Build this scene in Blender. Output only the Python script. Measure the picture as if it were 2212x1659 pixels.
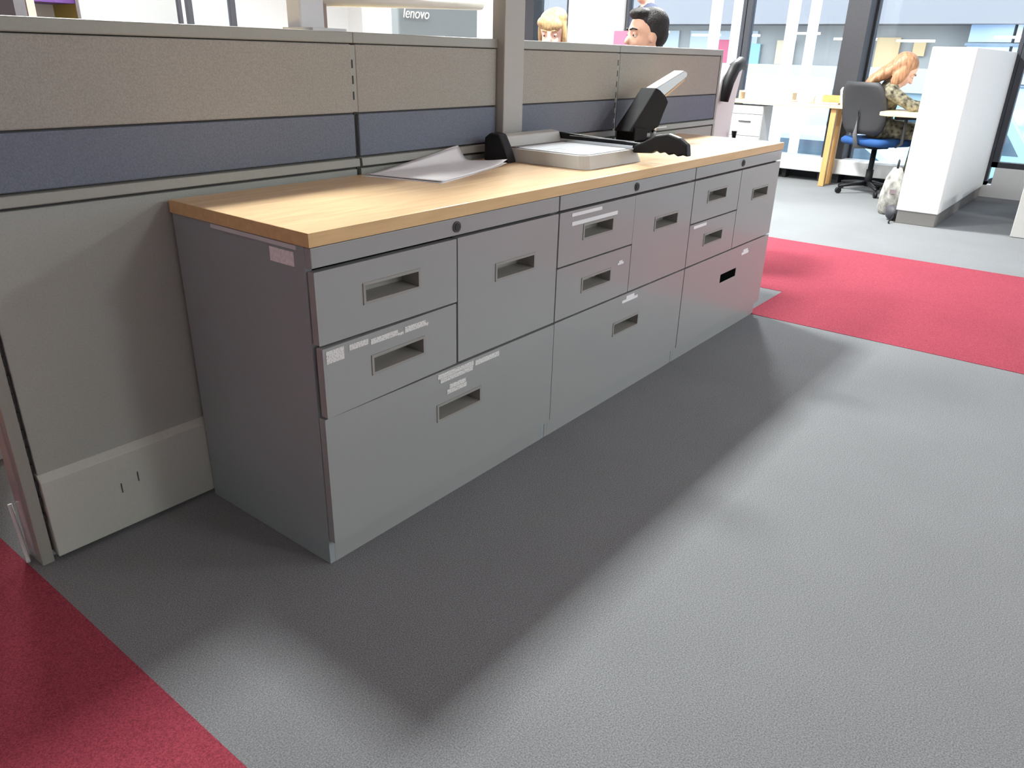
import bpy, bmesh, math, random
from mathutils import Vector, Matrix
import numpy as np
random.seed(7)
for o in list(bpy.data.objects): bpy.data.objects.remove(o)
scene = bpy.context.scene
COL = scene.collection

# ------------------------------------------------------------------ camera
PITCH, YAW, ROLL, FPX = math.radians(-23.5506), math.radians(37.6619), math.radians(1.5243), 1636.46
CAMPOS = Vector((-0.8474, -1.1481, 1.0447))
fwd = Vector((math.cos(PITCH)*math.cos(YAW), math.cos(PITCH)*math.sin(YAW), math.sin(PITCH)))
rgt = fwd.cross(Vector((0, 0, 1))).normalized(); upv = rgt.cross(fwd)
r2 = math.cos(ROLL)*rgt + math.sin(ROLL)*upv; u2 = -math.sin(ROLL)*rgt + math.cos(ROLL)*upv
cd = bpy.data.cameras.new('camera'); cam = bpy.data.objects.new('camera', cd); COL.objects.link(cam)
cd.sensor_fit = 'HORIZONTAL'; cd.sensor_width = 36; cd.lens = FPX/2212*36
cd.clip_start = 0.02; cd.clip_end = 300
cam.matrix_world = Matrix(((r2.x, u2.x, -fwd.x, CAMPOS.x), (r2.y, u2.y, -fwd.y, CAMPOS.y), (r2.z, u2.z, -fwd.z, CAMPOS.z), (0, 0, 0, 1)))
scene.camera = cam

# ------------------------------------------------------------------ world, exposure
world = bpy.data.worlds.new('world'); scene.world = world; world.use_nodes = True
bg = world.node_tree.nodes['Background']
bg.inputs[0].default_value = (0.80, 0.90, 1.0, 1); bg.inputs[1].default_value = 5.2
vs = scene.view_settings
vs.view_transform = 'Standard'; vs.look = 'None'; vs.exposure = 0.0; vs.gamma = 1.0; vs.use_curve_mapping = False
# ceiling lamps (x, y, watts, size): row at the cabinets first, then unseen fill lamps added
LAMPS = [(0.61, 1.29, 134, .34), (2.75, 1.29, 142, .34), (4.9, 1.29, 205, .34),
         (1.6, -5.2, 105, .6), (4.6, -5.2, 185, .6), (1.2, 4.6, 260, .6), (4.0, 4.6, 300, .6), (-2.3, -5.2, 26, .6)]
CEIL = 2.72

# ------------------------------------------------------------------ materials
MATS = {}
def mat(name, col, rough=.6, metal=0., noise=0., nscale=20., bump=0., bscale=200., spec=.5, emit=None, estr=0., alpha=None, stretch=None, coat=0.):
    if name in MATS: return MATS[name]
    m = bpy.data.materials.new(name); m.use_nodes = True; nt = m.node_tree; b = nt.nodes['Principled BSDF']
    b.inputs['Base Color'].default_value = (*col, 1); b.inputs['Roughness'].default_value = rough
    b.inputs['Metallic'].default_value = metal; b.inputs['Specular IOR Level'].default_value = spec
    b.inputs['Coat Weight'].default_value = coat
    tc = nt.nodes.new('ShaderNodeTexCoord'); src = tc.outputs['Object']
    if stretch:
        mp = nt.nodes.new('ShaderNodeMapping'); mp.inputs['Scale'].default_value = stretch
        nt.links.new(src, mp.inputs[0]); src = mp.outputs[0]
    if noise > 0:
        n = nt.nodes.new('ShaderNodeTexNoise'); n.inputs['Scale'].default_value = nscale; n.inputs['Detail'].default_value = 4
        nt.links.new(src, n.inputs['Vector'])
        r = nt.nodes.new('ShaderNodeValToRGB')
        r.color_ramp.elements[0].position = .3; r.color_ramp.elements[1].position = .7
        r.color_ramp.elements[0].color = (*[max(0, c*(1-noise)) for c in col], 1)
        r.color_ramp.elements[1].color = (*[min(1, c*(1+noise)) for c in col], 1)
        nt.links.new(n.outputs['Fac'], r.inputs[0]); nt.links.new(r.outputs[0], b.inputs['Base Color'])
    if bump > 0:
        n2 = nt.nodes.new('ShaderNodeTexNoise'); n2.inputs['Scale'].default_value = bscale; n2.inputs['Detail'].default_value = 3
        nt.links.new(src, n2.inputs['Vector'])
        bp = nt.nodes.new('ShaderNodeBump'); bp.inputs['Strength'].default_value = bump; bp.inputs['Distance'].default_value = .004
        nt.links.new(n2.outputs['Fac'], bp.inputs['Height']); nt.links.new(bp.outputs[0], b.inputs['Normal'])
    if emit:
        b.inputs['Emission Color'].default_value = (*emit, 1); b.inputs['Emission Strength'].default_value = estr
    MATS[name] = m
    return m

def glass_mat(name, tint=(.93, .97, 1.0)):
    if name in MATS: return MATS[name]
    m = bpy.data.materials.new(name); m.use_nodes = True; nt = m.node_tree
    nt.nodes.remove(nt.nodes['Principled BSDF'])
    t = nt.nodes.new('ShaderNodeBsdfTransparent'); t.inputs[0].default_value = (*tint, 1)
    g = nt.nodes.new('ShaderNodeBsdfGlossy'); g.inputs['Roughness'].default_value = .02
    f = nt.nodes.new('ShaderNodeFresnel'); f.inputs[0].default_value = 1.35
    mx = nt.nodes.new('ShaderNodeMixShader')
    nt.links.new(f.outputs[0], mx.inputs[0]); nt.links.new(t.outputs[0], mx.inputs[1]); nt.links.new(g.outputs[0], mx.inputs[2])
    nt.links.new(mx.outputs[0], nt.nodes['Material Output'].inputs[0])
    MATS[name] = m
    return m

def carpet_mat(name, col, fleck):
    m = bpy.data.materials.new(name); m.use_nodes = True; nt = m.node_tree; b = nt.nodes['Principled BSDF']
    b.inputs['Roughness'].default_value = .95; b.inputs['Specular IOR Level'].default_value = .1
    tc = nt.nodes.new('ShaderNodeTexCoord')
    n = nt.nodes.new('ShaderNodeTexNoise'); n.inputs['Scale'].default_value = 340; n.inputs['Detail'].default_value = 3
    n2 = nt.nodes.new('ShaderNodeTexNoise'); n2.inputs['Scale'].default_value = 3; n2.inputs['Detail'].default_value = 5
    nt.links.new(tc.outputs['Object'], n.inputs['Vector']); nt.links.new(tc.outputs['Object'], n2.inputs['Vector'])
    r = nt.nodes.new('ShaderNodeValToRGB')
    r.color_ramp.elements[0].position = .32; r.color_ramp.elements[1].position = .68
    r.color_ramp.elements[0].color = (*[c*(1-fleck) for c in col], 1); r.color_ramp.elements[1].color = (*[min(1, c*(1+fleck)) for c in col], 1)
    nt.links.new(n.outputs['Fac'], r.inputs[0])
    hsv = nt.nodes.new('ShaderNodeHueSaturation')
    mr = nt.nodes.new('ShaderNodeMapRange'); mr.inputs['To Min'].default_value = .92; mr.inputs['To Max'].default_value = 1.08
    nt.links.new(n2.outputs['Fac'], mr.inputs[0]); nt.links.new(mr.outputs[0], hsv.inputs['Value'])
    nt.links.new(r.outputs[0], hsv.inputs['Color']); nt.links.new(hsv.outputs[0], b.inputs['Base Color'])
    bp = nt.nodes.new('ShaderNodeBump'); bp.inputs['Strength'].default_value = .55; bp.inputs['Distance'].default_value = .004
    nt.links.new(n.outputs['Fac'], bp.inputs['Height']); nt.links.new(bp.outputs[0], b.inputs['Normal'])
    MATS[name] = m
    return m

def wood_mat(name, col, rough=.3, axis=(1.2, 14, 14)):
    m = bpy.data.materials.new(name); m.use_nodes = True; nt = m.node_tree; b = nt.nodes['Principled BSDF']
    b.inputs['Roughness'].default_value = rough
    tc = nt.nodes.new('ShaderNodeTexCoord'); mp = nt.nodes.new('ShaderNodeMapping'); mp.inputs['Scale'].default_value = axis
    nt.links.new(tc.outputs['Object'], mp.inputs[0])
    n = nt.nodes.new('ShaderNodeTexNoise'); n.inputs['Scale'].default_value = 5; n.inputs['Detail'].default_value = 6; n.inputs['Distortion'].default_value = .4
    nt.links.new(mp.outputs[0], n.inputs['Vector'])
    r = nt.nodes.new('ShaderNodeValToRGB')
    r.color_ramp.elements[0].position = .3; r.color_ramp.elements[1].position = .72
    r.color_ramp.elements[0].color = (col[0]*.9, col[1]*.86, col[2]*.8, 1); r.color_ramp.elements[1].color = (*[min(1, c*1.06) for c in col], 1)
    nt.links.new(n.outputs['Fac'], r.inputs[0]); nt.links.new(r.outputs[0], b.inputs['Base Color'])
    MATS[name] = m
    return m

def label_mat(name):
    # printed paper strip: white paper with small grey lines of print
    m = bpy.data.materials.new(name); m.use_nodes = True; nt = m.node_tree; b = nt.nodes['Principled BSDF']
    b.inputs['Roughness'].default_value = .6
    tc = nt.nodes.new('ShaderNodeTexCoord'); mp = nt.nodes.new('ShaderNodeMapping'); mp.inputs['Scale'].default_value = (260, 1, 160)
    nt.links.new(tc.outputs['Object'], mp.inputs[0])
    n = nt.nodes.new('ShaderNodeTexNoise'); n.inputs['Scale'].default_value = 1.3
    nt.links.new(mp.outputs[0], n.inputs['Vector'])
    r = nt.nodes.new('ShaderNodeValToRGB'); r.color_ramp.elements[0].position = .36; r.color_ramp.elements[1].position = .5
    r.color_ramp.elements[0].color = (.42, .42, .41, 1); r.color_ramp.elements[1].color = (.72, .72, .70, 1)
    nt.links.new(n.outputs['Fac'], r.inputs[0]); nt.links.new(r.outputs[0], b.inputs['Base Color'])
    MATS[name] = m
    return m

carpet_mat('grey_carpet', (.205, .212, .222), .30)
carpet_mat('red_carpet', (.29, .048, .072), .3)
wood_mat('beech_top', (.66, .465, .275), .27)
wood_mat('beech_edge', (.68, .46, .225), .4)
wood_mat('pale_desk', (.78, .62, .40), .35, (14, 1.2, 14))
label_mat('printed_label')
SILVER = mat('silver_paint', (.315, .325, .322), .30, noise=.02, nscale=500, bump=.03, bscale=900, spec=.5, coat=.25)
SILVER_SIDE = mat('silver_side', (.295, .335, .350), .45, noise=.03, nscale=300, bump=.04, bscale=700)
HANDLE = mat('handle_grey', (.29, .285, .265), .45)
DARK = mat('dark_gap', (.02, .02, .022), .7)
BLACK = mat('black_plastic', (.012, .012, .014), .5, spec=.25)
LOCK = mat('lock_metal', (.09, .085, .09), .35, metal=.6)
TAUPE = mat('taupe_fabric', (.355, .345, .315), .9, noise=.12, nscale=260, bump=.25, bscale=420, spec=.15)
NAVY = mat('blue_fabric', (.172, .195, .245), .9, noise=.14, nscale=260, bump=.25, bscale=420, spec=.15)
FRAME = mat('frame_grey', (.30, .305, .275), .45, noise=.03, nscale=200)
FRAME_D = mat('frame_seam', (.07, .065, .065), .6)
LOWER = mat('lower_tile', (.37, .39, .36), .75, noise=.06, nscale=240, bump=.1, bscale=400)
SKIRT = mat('skirting_grey', (.50, .52, .48), .5, noise=.03, nscale=120)
WHITE = mat('white_paint', (.80, .80, .79), .6, noise=.015, nscale=30)
OFFWHITE = mat('offwhite', (.70, .71, .72), .5)
CHROME = mat('chrome', (.62, .63, .64), .2, metal=1.)
PAPER = mat('paper', (.80, .80, .82), .7, noise=.01, nscale=80)
SCUFF = mat('scuff', (.08, .08, .08), .8)

# ------------------------------------------------------------------ mesh helpers
class MB:
    def __init__(s): s.v = []; s.f = []; s.m = []; s.sm = []
    def add(s, vs, fs, mi=0, smooth=False):
        o = len(s.v); s.v += [tuple(v) for v in vs]
        for f in fs: s.f.append([i+o for i in f]); s.m.append(mi); s.sm.append(smooth)
        return s
    def box(s, x0, x1, y0, y1, z0, z1, mi=0, rot=None):
        vs = [(x, y, z) for z in (z0, z1) for y in (y0, y1) for x in (x0, x1)]
        if rot is not None: vs = [rot @ Vector(v) for v in vs]
        return s.add(vs, [(0, 2, 3, 1), (4, 5, 7, 6), (0, 1, 5, 4), (2, 6, 7, 3), (0, 4, 6, 2), (1, 3, 7, 5)], mi)
    def tube(s, pts, r, n=10, mi=0, caps=True, smooth=True):
        pts = [Vector(p) for p in pts]; rs = r if isinstance(r, (list, tuple)) else [r]*len(pts)
        vs = []; fs = []
        t0 = (pts[1]-pts[0]).normalized()
        a = Vector((0, 0, 1)) if abs(t0.z) < .9 else Vector((1, 0, 0))
        for i, p in enumerate(pts):
            t = (pts[min(i+1, len(pts)-1)]-pts[max(i-1, 0)]).normalized()
            u = t.cross(a).normalized(); w = u.cross(t)
            for k in range(n):
                an = 2*math.pi*k/n; vs.append(p+rs[i]*(math.cos(an)*u+math.sin(an)*w))
        for i in range(len(pts)-1):
            for k in range(n):
                fs.append((i*n+k, i*n+(k+1) % n, (i+1)*n+(k+1) % n, (i+1)*n+k))
        s.add(vs, fs, mi, smooth)
        if caps:
            o = len(s.v)-len(vs)
            s.f.append([o+k for k in range(n)][::-1]); s.m.append(mi); s.sm.append(False)
            s.f.append([o+(len(pts)-1)*n+k for k in range(n)]); s.m.append(mi); s.sm.append(False)
        return s
    def lathe(s, prof, c=(0, 0, 0), n=20, mi=0, smooth=True):
        vs = []; fs = []
        for (r, z) in prof:
            for k in range(n):
                a = 2*math.pi*k/n; vs.append((c[0]+r*math.cos(a), c[1]+r*math.sin(a), c[2]+z))
        for i in range(len(prof)-1):
            for k in range(n): fs.append((i*n+k, i*n+(k+1) % n, (i+1)*n+(k+1) % n, (i+1)*n+k))
        fs.append([k for k in range(n)][::-1]); fs.append([(len(prof)-1)*n+k for k in range(n)])
        return s.add(vs, fs, mi, smooth)
    def prism(s, poly, axis, a0, a1, mi=0):
        # poly: 2-D outline; axis 'y': (x,z) outline extruded in y; 'z': (x,y) in z; 'x': (y,z) in x
        def P(p, a): return {'y': (p[0], a, p[1]), 'z': (p[0], p[1], a), 'x': (a, p[0], p[1])}[axis]
        n = len(poly); vs = [P(p, a0) for p in poly]+[P(p, a1) for p in poly]
        fs = [list(range(n)), list(range(2*n-1, n-1, -1))]+[(i, i+n, (i+1) % n+n, (i+1) % n) for i in range(n)]
        return s.add(vs, fs, mi)
    def ball(s, c, r, n=12, mi=0, M=None):
        r = r if isinstance(r, (list, tuple)) else (r, r, r); vs = []; fs = []
        for i in range(n+1):
            th = math.pi*i/n
            for k in range(2*n):
                ph = math.pi*k/n
                v = Vector((r[0]*math.sin(th)*math.cos(ph), r[1]*math.sin(th)*math.sin(ph), r[2]*math.cos(th)))
                if M is not None: v = M @ v
                vs.append(v+Vector(c))
        for i in range(n):
            for k in range(2*n): fs.append((i*2*n+k, (i+1)*2*n+k, (i+1)*2*n+(k+1) % (2*n), i*2*n+(k+1) % (2*n)))
        return s.add(vs, fs, mi, True)
    def cone(s, a, b, ra, rb, n=12, mi=0):
        # round-ended tapered limb
        s.tube([a, b], [ra, rb], n, mi); s.ball(a, ra, 8, mi); s.ball(b, rb, 8, mi); return s
    def mesh(s, name):
        me = bpy.data.meshes.new(name); me.from_pydata(s.v, [], s.f)
        for p, mi, sm in zip(me.polygons, s.m, s.sm): p.material_index = mi; p.use_smooth = sm
        bm = bmesh.new(); bm.from_mesh(me); bmesh.ops.remove_doubles(bm, verts=bm.verts, dist=1e-6)
        bmesh.ops.recalc_face_normals(bm, faces=bm.faces); bm.to_mesh(me); bm.free()
        return me
    def build(s, name, mats, parent=None, bevel=0., seg=2, loc=None, label=None):
        me = s.mesh(name)
        for m in (mats if isinstance(mats, (list, tuple)) else [mats]): me.materials.append(MATS[m] if isinstance(m, str) else m)
        o = bpy.data.objects.new(name, me); COL.objects.link(o)
        if parent is not None: o.parent = parent
        if loc is not None: o.location = loc
        if bevel > 0:
            b = o.modifiers.new('bevel', 'BEVEL'); b.width = bevel; b.segments = seg; b.limit_method = 'ANGLE'; b.angle_limit = .6
        if label: o['label'] = label
        return o

def thing(name, label, cat, loc=(0, 0, 0), rz=0., group=None):
    o = bpy.data.objects.new(name, None); COL.objects.link(o); o.location = loc; o.rotation_euler = (0, 0, rz)
    o.empty_display_size = .1
    o['label'] = label; o['category'] = cat
    if group: o['group'] = group
    return o
def tag(o, label, cat, group=None):
    o['label'] = label; o['category'] = cat
    if group: o['group'] = group
    return o
def struct(o, label=None):
    o['kind'] = 'structure'
    if label: o['label'] = label
    return o
def bx(name, m, x0, x1, y0, y1, z0, z1, parent=None, bevel=0., label=None):
    return MB().box(x0, x1, y0, y1, z0, z1).build(name, m, parent, bevel, label=label)
def copy_tree(o, parent=None):
    c = o.copy(); COL.objects.link(c); c.parent = parent
    for ch in o.children: copy_tree(ch, c)
    return c

# ================================================================== SETTING
XF = 7.0            # window facade plane
fl = struct(bx('floor', 'grey_carpet', -4.5, XF, -6, 8, -.12, 0), 'blue grey flecked carpet of the office floor')
MB().box(-2.05, -.42, -5.98, 7.98, -.001, .0015).build('carpet_inlay', 'red_carpet', fl, label='red carpet strip beside the end of the partition')
MB().prism([(2.38, -5.98), (4.02, -5.98), (4.02, 7.9), (2.83, 7.9), (2.83, .02), (2.38, .02)], 'z', -.001, .0015).build(
    'carpet_inlay', 'red_carpet', fl, label='red carpet strip crossing beyond the cabinets')
struct(bx('ceiling', WHITE, -4.5, XF, -6, 8, CEIL, CEIL+.1), 'white office ceiling')
wcol = mat('wall_grey_white', (.55, .55, .54), .7)
struct(bx('wall_left', wcol, -4.6, -4.5, -6, 8, 0, CEIL), 'pale wall behind the camera')
struct(bx('wall_front', wcol, -4.5, XF, -6.1, -6, 0, CEIL), 'pale wall on the corridor side')
struct(bx('wall_back', WHITE, -4.5, XF, 8, 8.1, 0, CEIL), 'white wall far behind the partition')

# low white partition wall beside the far desk
ww = bx('wall_1', WHITE, 5.15, XF-.01, -.21, .06, .09, 1.155, None, .006)
struct(ww, 'white chest high stub wall beside the far desk')
bx('plinth', mat('plinth_grey', (.22, .21, .2), .6), 5.16, XF-.02, -.2, .05, 0.002, .09, ww)

# ------------------------------------------------------------------ window facade
MUL = mat('mullion_dark', (.045, .05, .062), .45)
COLM = mat('column_dark', (.035, .035, .042), .5, noise=.1, nscale=60)
GL = glass_mat('window_glass')
def window(n, y0, y1, sill, label, m0=.05):
    t = bpy.data.objects.new('window_%d' % n, None); COL.objects.link(t); t['kind'] = 'structure'; t['label'] = label
    t.location = (XF, (y0+y1)/2, 0); Y0 = y0-(y0+y1)/2; Y1 = -Y0
    bx('pane', GL, .045, .053, Y0+m0, Y1-m0, sill+m0, CEIL-.05, t)
    bx('frame', MUL, 0, .09, Y0, Y0+m0, sill, CEIL, t); bx('frame', MUL, 0, .09, Y1-m0, Y1, sill, CEIL, t)
    bx('frame', MUL, 0, .09, Y0, Y1, sill, sill+m0, t); bx('frame', MUL, 0, .09, Y0, Y1, CEIL-.05, CEIL, t)
    return t
struct(bx('wall_right', WHITE, XF, XF+.1, -6, -.27, 0, .25), 'white sill wall under the right hand window')
struct(bx('wall_right', WHITE, XF, XF+.1, -.27, -.0, 0, .10), 'white sill wall behind the stub wall')
struct(bx('wall_right', mat('dark_plinth', (.05, .055, .07), .6), XF, XF+.1, 0, 8, 0, .10), 'dark plinth under the far windows')
window(1, -3.2, -.236, .25, 'dark framed far window right of the white stub wall', .045)
window(2, -5.95, -3.205, .25, 'far window out at the right', .045)
window(3, -.232, .96, .10, 'tall far window between stub wall and dark column', .03)
window(4, 1.12, 2.145, .10, 'tall far window above the desk with the paper cup')
window(5, 2.155, 3.50, .10, 'far window with street view right of the dark haired person', .035)
tr = bx('trim_1', COLM, XF-.20, XF-.005, .95, 1.14, 0, CEIL); struct(tr, 'dark square column at the far windows')
# white panelled stretch of the far side
struct(bx('wall_4', WHITE, XF-.037, XF+.1, 3.505, 4.22, .0, CEIL), 'bright white wall panel behind the dark haired person')
window(6, 4.225, 4.80, .10, 'narrow far window behind the fair haired person', .045)
struct(bx('wall_5', COLM, XF-.1, XF+.1, 4.66, 4.92, 0, CEIL), 'dark pier beside the tall partition post')
struct(bx('wall_6', WHITE, XF, XF+.1, 4.93, 8, 0, CEIL), 'white wall at the far end')
# radiator trough along the windows
rad = thing('heating_trough', 'long white heating trough running under the far windows', 'radiator', (6.86, 1.05, 0))
bx('casing', OFFWHITE, -.13, .12, -.98, 2.4, .09, .215, rad, .008)
bx('grille', mat('grille_white', (.8, .8, .8), .4), -.10, .09, -.96, 2.38, .213, .219, rad)
for k in range(3):
    bx('bracket', DARK, -.05, .05, -.9+k*1.3, -.86+k*1.3, 0.001, .09, rad)

# ceiling lamps, plus unseen fill lamps added in the same fittings
LF = mat('lamp_frame', (.75, .75, .75), .4); LD = mat('lamp_diffuser', (.9, .9, .9), .5, emit=(1, .98, .95), estr=1.5)
for i, (x, y, wt, sz) in enumerate(LAMPS):
    nm = ['above the left cabinet', 'above the right cabinet', 'near the far windows', 'added as fill over the corridor', 'over the corridor by the windows, added fill',
          'added as fill over the back desks', 'added as fill over the far back corner', 'added as fill over the left end of the corridor'][i]
    t = thing('ceiling_or_fill_light', 'square white ceiling light '+nm, 'ceiling light', (x, y, CEIL), 0, 'square ceiling lights')
    h = sz/2
    MB().box(-h-.03, h+.03, -h-.03, -h, -.05, -.001).box(-h-.03, h+.03, h, h+.03, -.05, -.001).box(-h-.03, -h, -h, h, -.05, -.001).box(h, h+.03, -h, h, -.05, -.001).build('frame', LF, t)
    bx('diffuser', LD, -h, h, -h, h, -.02, -.01, t)
    ld = bpy.data.lights.new('lamp_light', 'AREA'); ld.shape = 'SQUARE'; ld.size = sz; ld.energy = wt; ld.color = (.96, 1, .965)
    lo = bpy.data.objects.new('lamp_light', ld); COL.objects.link(lo); lo.parent = t; lo.location = (0, 0, -.03)

# ================================================================== CABINETS
T = .018           # drawer front thickness
def front(w, h, hx, hz, hw, hh, parent, name, loc, cup=True, label=None):
    """sheet drawer front with a cut-out (hx,hz = centre of pull) ; local x,z from its lower left corner, y 0 = back, -T = front"""
    xs = [0, hx-hw/2, hx+hw/2, w]; zs = [0, hz-hh/2, hz+hh/2, h]; m = MB()
    for y in (-T, 0):
        for i in range(3):
            for j in range(3):
                if i == 1 and j == 1: continue
                m.add([(xs[i], y, zs[j]), (xs[i+1], y, zs[j]), (xs[i+1], y, zs[j+1]), (xs[i], y, zs[j+1])], [(0, 1, 2, 3)])
    def ring(x0, x1, z0, z1):
        q = [(x0, z0), (x1, z0), (x1, z1), (x0, z1)]
        for k in range(4):
            a, b = q[k], q[(k+1) % 4]
            m.add([(a[0], -T, a[1]), (b[0], -T, b[1]), (b[0], 0, b[1]), (a[0], 0, a[1])], [(0, 1, 2, 3)])
    ring(0, w, 0, h); ring(xs[1], xs[2], zs[1], zs[2])
    o = m.build(name, SILVER, parent, .0018, 2, loc, label)
    if cup:
        x0, x1, z0, z1 = xs[1]+.0005, xs[2]-.0005, zs[1]+.0005, zs[2]-.0005; c = MB()
        r = .006
        c.box(x0-r, x1+r, -T-.002, -T+.0005, z0-r, z0).box(x0-r, x1+r, -T-.002, -T+.0005, z1, z1+r)
        c.box(x0-r, x0, -T-.002, -T+.0005, z0, z1).box(x1, x1+r, -T-.002, -T+.0005, z0, z1)
        d = .032
        c.add([(x0, -T, z0), (x1, -T, z0), (x1, d, z0+.004), (x0, d, z0+.004)], [(0, 1, 2, 3)])
        c.add([(x0, -T, z1), (x1, -T, z1), (x1, d, z1), (x0, d, z1)], [(0, 1, 2, 3)])
        c.add([(x0, -T, z0), (x0, d, z0+.004), (x0, d, z1), (x0, -T, z1)], [(0, 1, 2, 3)])
        c.add([(x1, -T, z0), (x1, d, z0+.004), (x1, d, z1), (x1, -T, z1)], [(0, 1, 2, 3)])
        c.add([(x0, d, z0+.004), (x1, d, z0+.004), (x1, d, z1), (x0, d, z1)], [(0, 1, 2, 3)])
        c.build('handle', HANDLE, o, label='recessed grey pull')
    else:
        MB().box(xs[1]+.0004, xs[2]-.0004, -T+.0015, .02, zs[1]+.0004, zs[2]-.0004).build('opening_shade', mat('opening_shade_black', (.004, .004, .004), .9, spec=0.), o, label='black block painted as the shade in the slot of the missing pull')  # block fills the slot; the shade inside is put into its black colour
    return o
def labels(drawer, ox, oz, rects, m='printed_label'):
    for (x0, x1, z0, z1) in rects:
        MB().box(x0-ox, x1-ox, -T-.0012, -T+.0002, z0-oz, z1-oz).build('paper_label', m, drawer)

HT = .71; DEP = .452; G = .0026
ulabels = ['left grey steel drawer cabinet with printed strips, nearest the camera',
           'middle grey steel drawer cabinet with two long white label strips',
           'right grey steel drawer cabinet with a black slot in its bottom drawer']
for u in range(3):
    c = thing('drawer_cabinet', ulabels[u], 'cabinet', (u*.8, 0, 0), 0, 'grey drawer cabinets in a row')
    b = MB()
    b.box(.001, .016, 0, DEP, .0, HT).box(.784, .799, 0, DEP, 0, HT).box(.016, .784, DEP-.01, DEP, .0, HT).box(.016, .784, .004, DEP-.01, .045, .055).box(.016, .784, .004, DEP-.01, HT-.012, HT)
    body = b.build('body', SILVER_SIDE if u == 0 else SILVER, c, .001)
    bx('gap_shade_divider', DARK, .394, .406, .008, .034, .366, .66, c); bx('gap_shade_back', DARK, .017, .783, .036, .04, .06, HT-.02, c)  # near-black sheets put shade into the gaps between the drawer fronts
    bx('plinth', SILVER, .016, .784, 0.0, .012, .0, .056, c)
    rail = bx('top_rail', SILVER, G, .8-G, -T, .004, .6705, HT-.001, c, .0015)
    MB().tube([(.4, -T-.003, .690), (.4, -T+.002, .690)], .0125, 20).tube([(.4, -T-.0045, .690), (.4, -T-.002, .690)], .0085, 16, 1).build('lock', [LOCK, DARK], rail, label='small dark round lock')
    pop = [(.004, .011, .002), (.001, 0, 0), (0, 0, 0)][u]
    vg = (.0042, .0016, .0022)[u]; L = .4-vg; hw, hh = .150, .034
    d1 = front(L-G, .6640-.5185, .196, .598-.5185, hw, hh, c, 'drawer', (G, -pop[0], .5185))
    d2 = front(L-G, .5135-.3655, .205, .443-.3655, hw, hh, c, 'drawer', (G, -pop[1], .3655))
    if u == 0: d2.rotation_euler = (0, 0, .024)
    d3 = front(.4-vg-G, .6640-.3655, .215, .558-.3655, hw, hh, c, 'file_drawer', (.4+vg, -0, .3655))
    d4 = front(.8-2*G, .3600-.0615, .4035, .256-.0615, hw, hh, c, 'deep_drawer', (G, -pop[2], .0615), cup=(u != 2))
    if u == 0:
        labels(d2, G, .3655, [(.010, .055, .481, .507), (.069, .120, .493, .505), (.127, .205, .489, .501), (.205, .222, .487, .493), (.226, .292, .488, .501), (.292, .300, .487, .494)])
        labels(d4, G, .0615, [(.330, .457, .343, .3545), (.338, .454, .331, .342), (.463, .556, .339, .352), (.369, .428, .308, .319), (.361, .431, .296, .307)])
        bx('sticker', mat('sticker_pink', (.82, .80, .84), .6, noise=.12, nscale=140), -.0008, .0015, .031, .104, .667, .695, body)
        bx('body_lip', mat('lip_silver', (.60, .61, .63), .35), -.002, .0005, .02, .30, .701, .7095, body)
    elif u == 1:
        labels(d1, .8+G, .5185, [(.858, 1.009, .648, .657), (.860, 1.097, .623, .6335)], PAPER)
        labels(d2, .8+G, .3655, [(1.123, 1.158, .465, .471), (1.13, 1.15, .471, .477)], PAPER)
        labels(d4, .8+G, .0615, [(1.195, 1.245, .342, .352), (1.170, 1.268, .333, .342)], PAPER)
    else:
        labels(d2, 1.6+G, .3655, [(1.632, 1.735, .497, .507)], PAPER)
        labels(d4, 1.6+G, .0615, [(2.115, 2.185, .318, .328), (2.13, 2.175, .328, .338)], PAPER)
# scuffed labels are part of each drawer; continuous beech worktop on top
wt_ = thing('worktop', 'long beech worktop lying on the three grey cabinets', 'worktop', (0, 0, HT+.0006))
bx('board', 'beech_top', .0, 2.402, -.019, .455, .0005, .0275, wt_, .0012)
bx('edge_band', 'beech_edge', .0, 2.402, -.0205, -.019, .0005, .0270, wt_)
bx('edge_band', 'beech_edge', -.0015, .0, -.0205, .455, .0005, .0270, wt_)
HW = HT+.0275

# ================================================================== PARTITION
PY = .470; PB = .535; PH = 1.085
X0P, X1P = -.372, 2.78
seams = [-.372, .552, 1.18, 1.862, 2.78]
pt = thing('office_partition', 'low office screen of taupe and navy fabric panels behind the cabinets', 'partition', (0, 0, 0))
for i in range(4):
    a, b_ = seams[i]+(.004 if i else .0), seams[i+1]-.004
    if i == 1: b_ = 1.130
    if i == 2: a = 1.232
    core = bx('panel_core', FRAME_D, a-.002, b_+.002, PY+.012, PB-.012, .02, PH-.015, pt)
    cap = bx('top_cap', FRAME, a-.004, b_+.004, PY-.002, PB+.002, PH-.026, PH, pt, .003)
    bx('fabric_tile', TAUPE, a+.003, b_-.003, PY, PY+.02, .8935, PH-.028, pt, .003, 'taupe fabric tile')
    bx('fabric_tile', NAVY, a+.003, b_-.003, PY, PY+.02, .7835, .8895, pt, .003, 'navy fabric tile')
    MB().prism([(PY+.02, .781), (PY-.008, .779), (PY-.010, .7585), (PY+.02, .752)], 'x', a, b_).build('work_rail', FRAME, pt, .0015)
    bx('lower_tile', LOWER, a+.003, b_-.003, PY+.001, PY+.02, .20, .751, pt, .002)
    MB().prism([(PY+.02, .212), (PY+.001, .210), (PY-.012, .195), (PY-.014, .012), (PY+.02, .012)], 'x', a+.001, b_-.001).build('skirting', SKIRT, pt, .002)
    bx('fabric_tile', TAUPE, a+.003, b_-.003, PB-.02, PB, .78, PH-.028, pt, .002)
    bx('lower_tile', LOWER, a+.003, b_-.003, PB-.02, PB, .05, .776, pt, .002)
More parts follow.
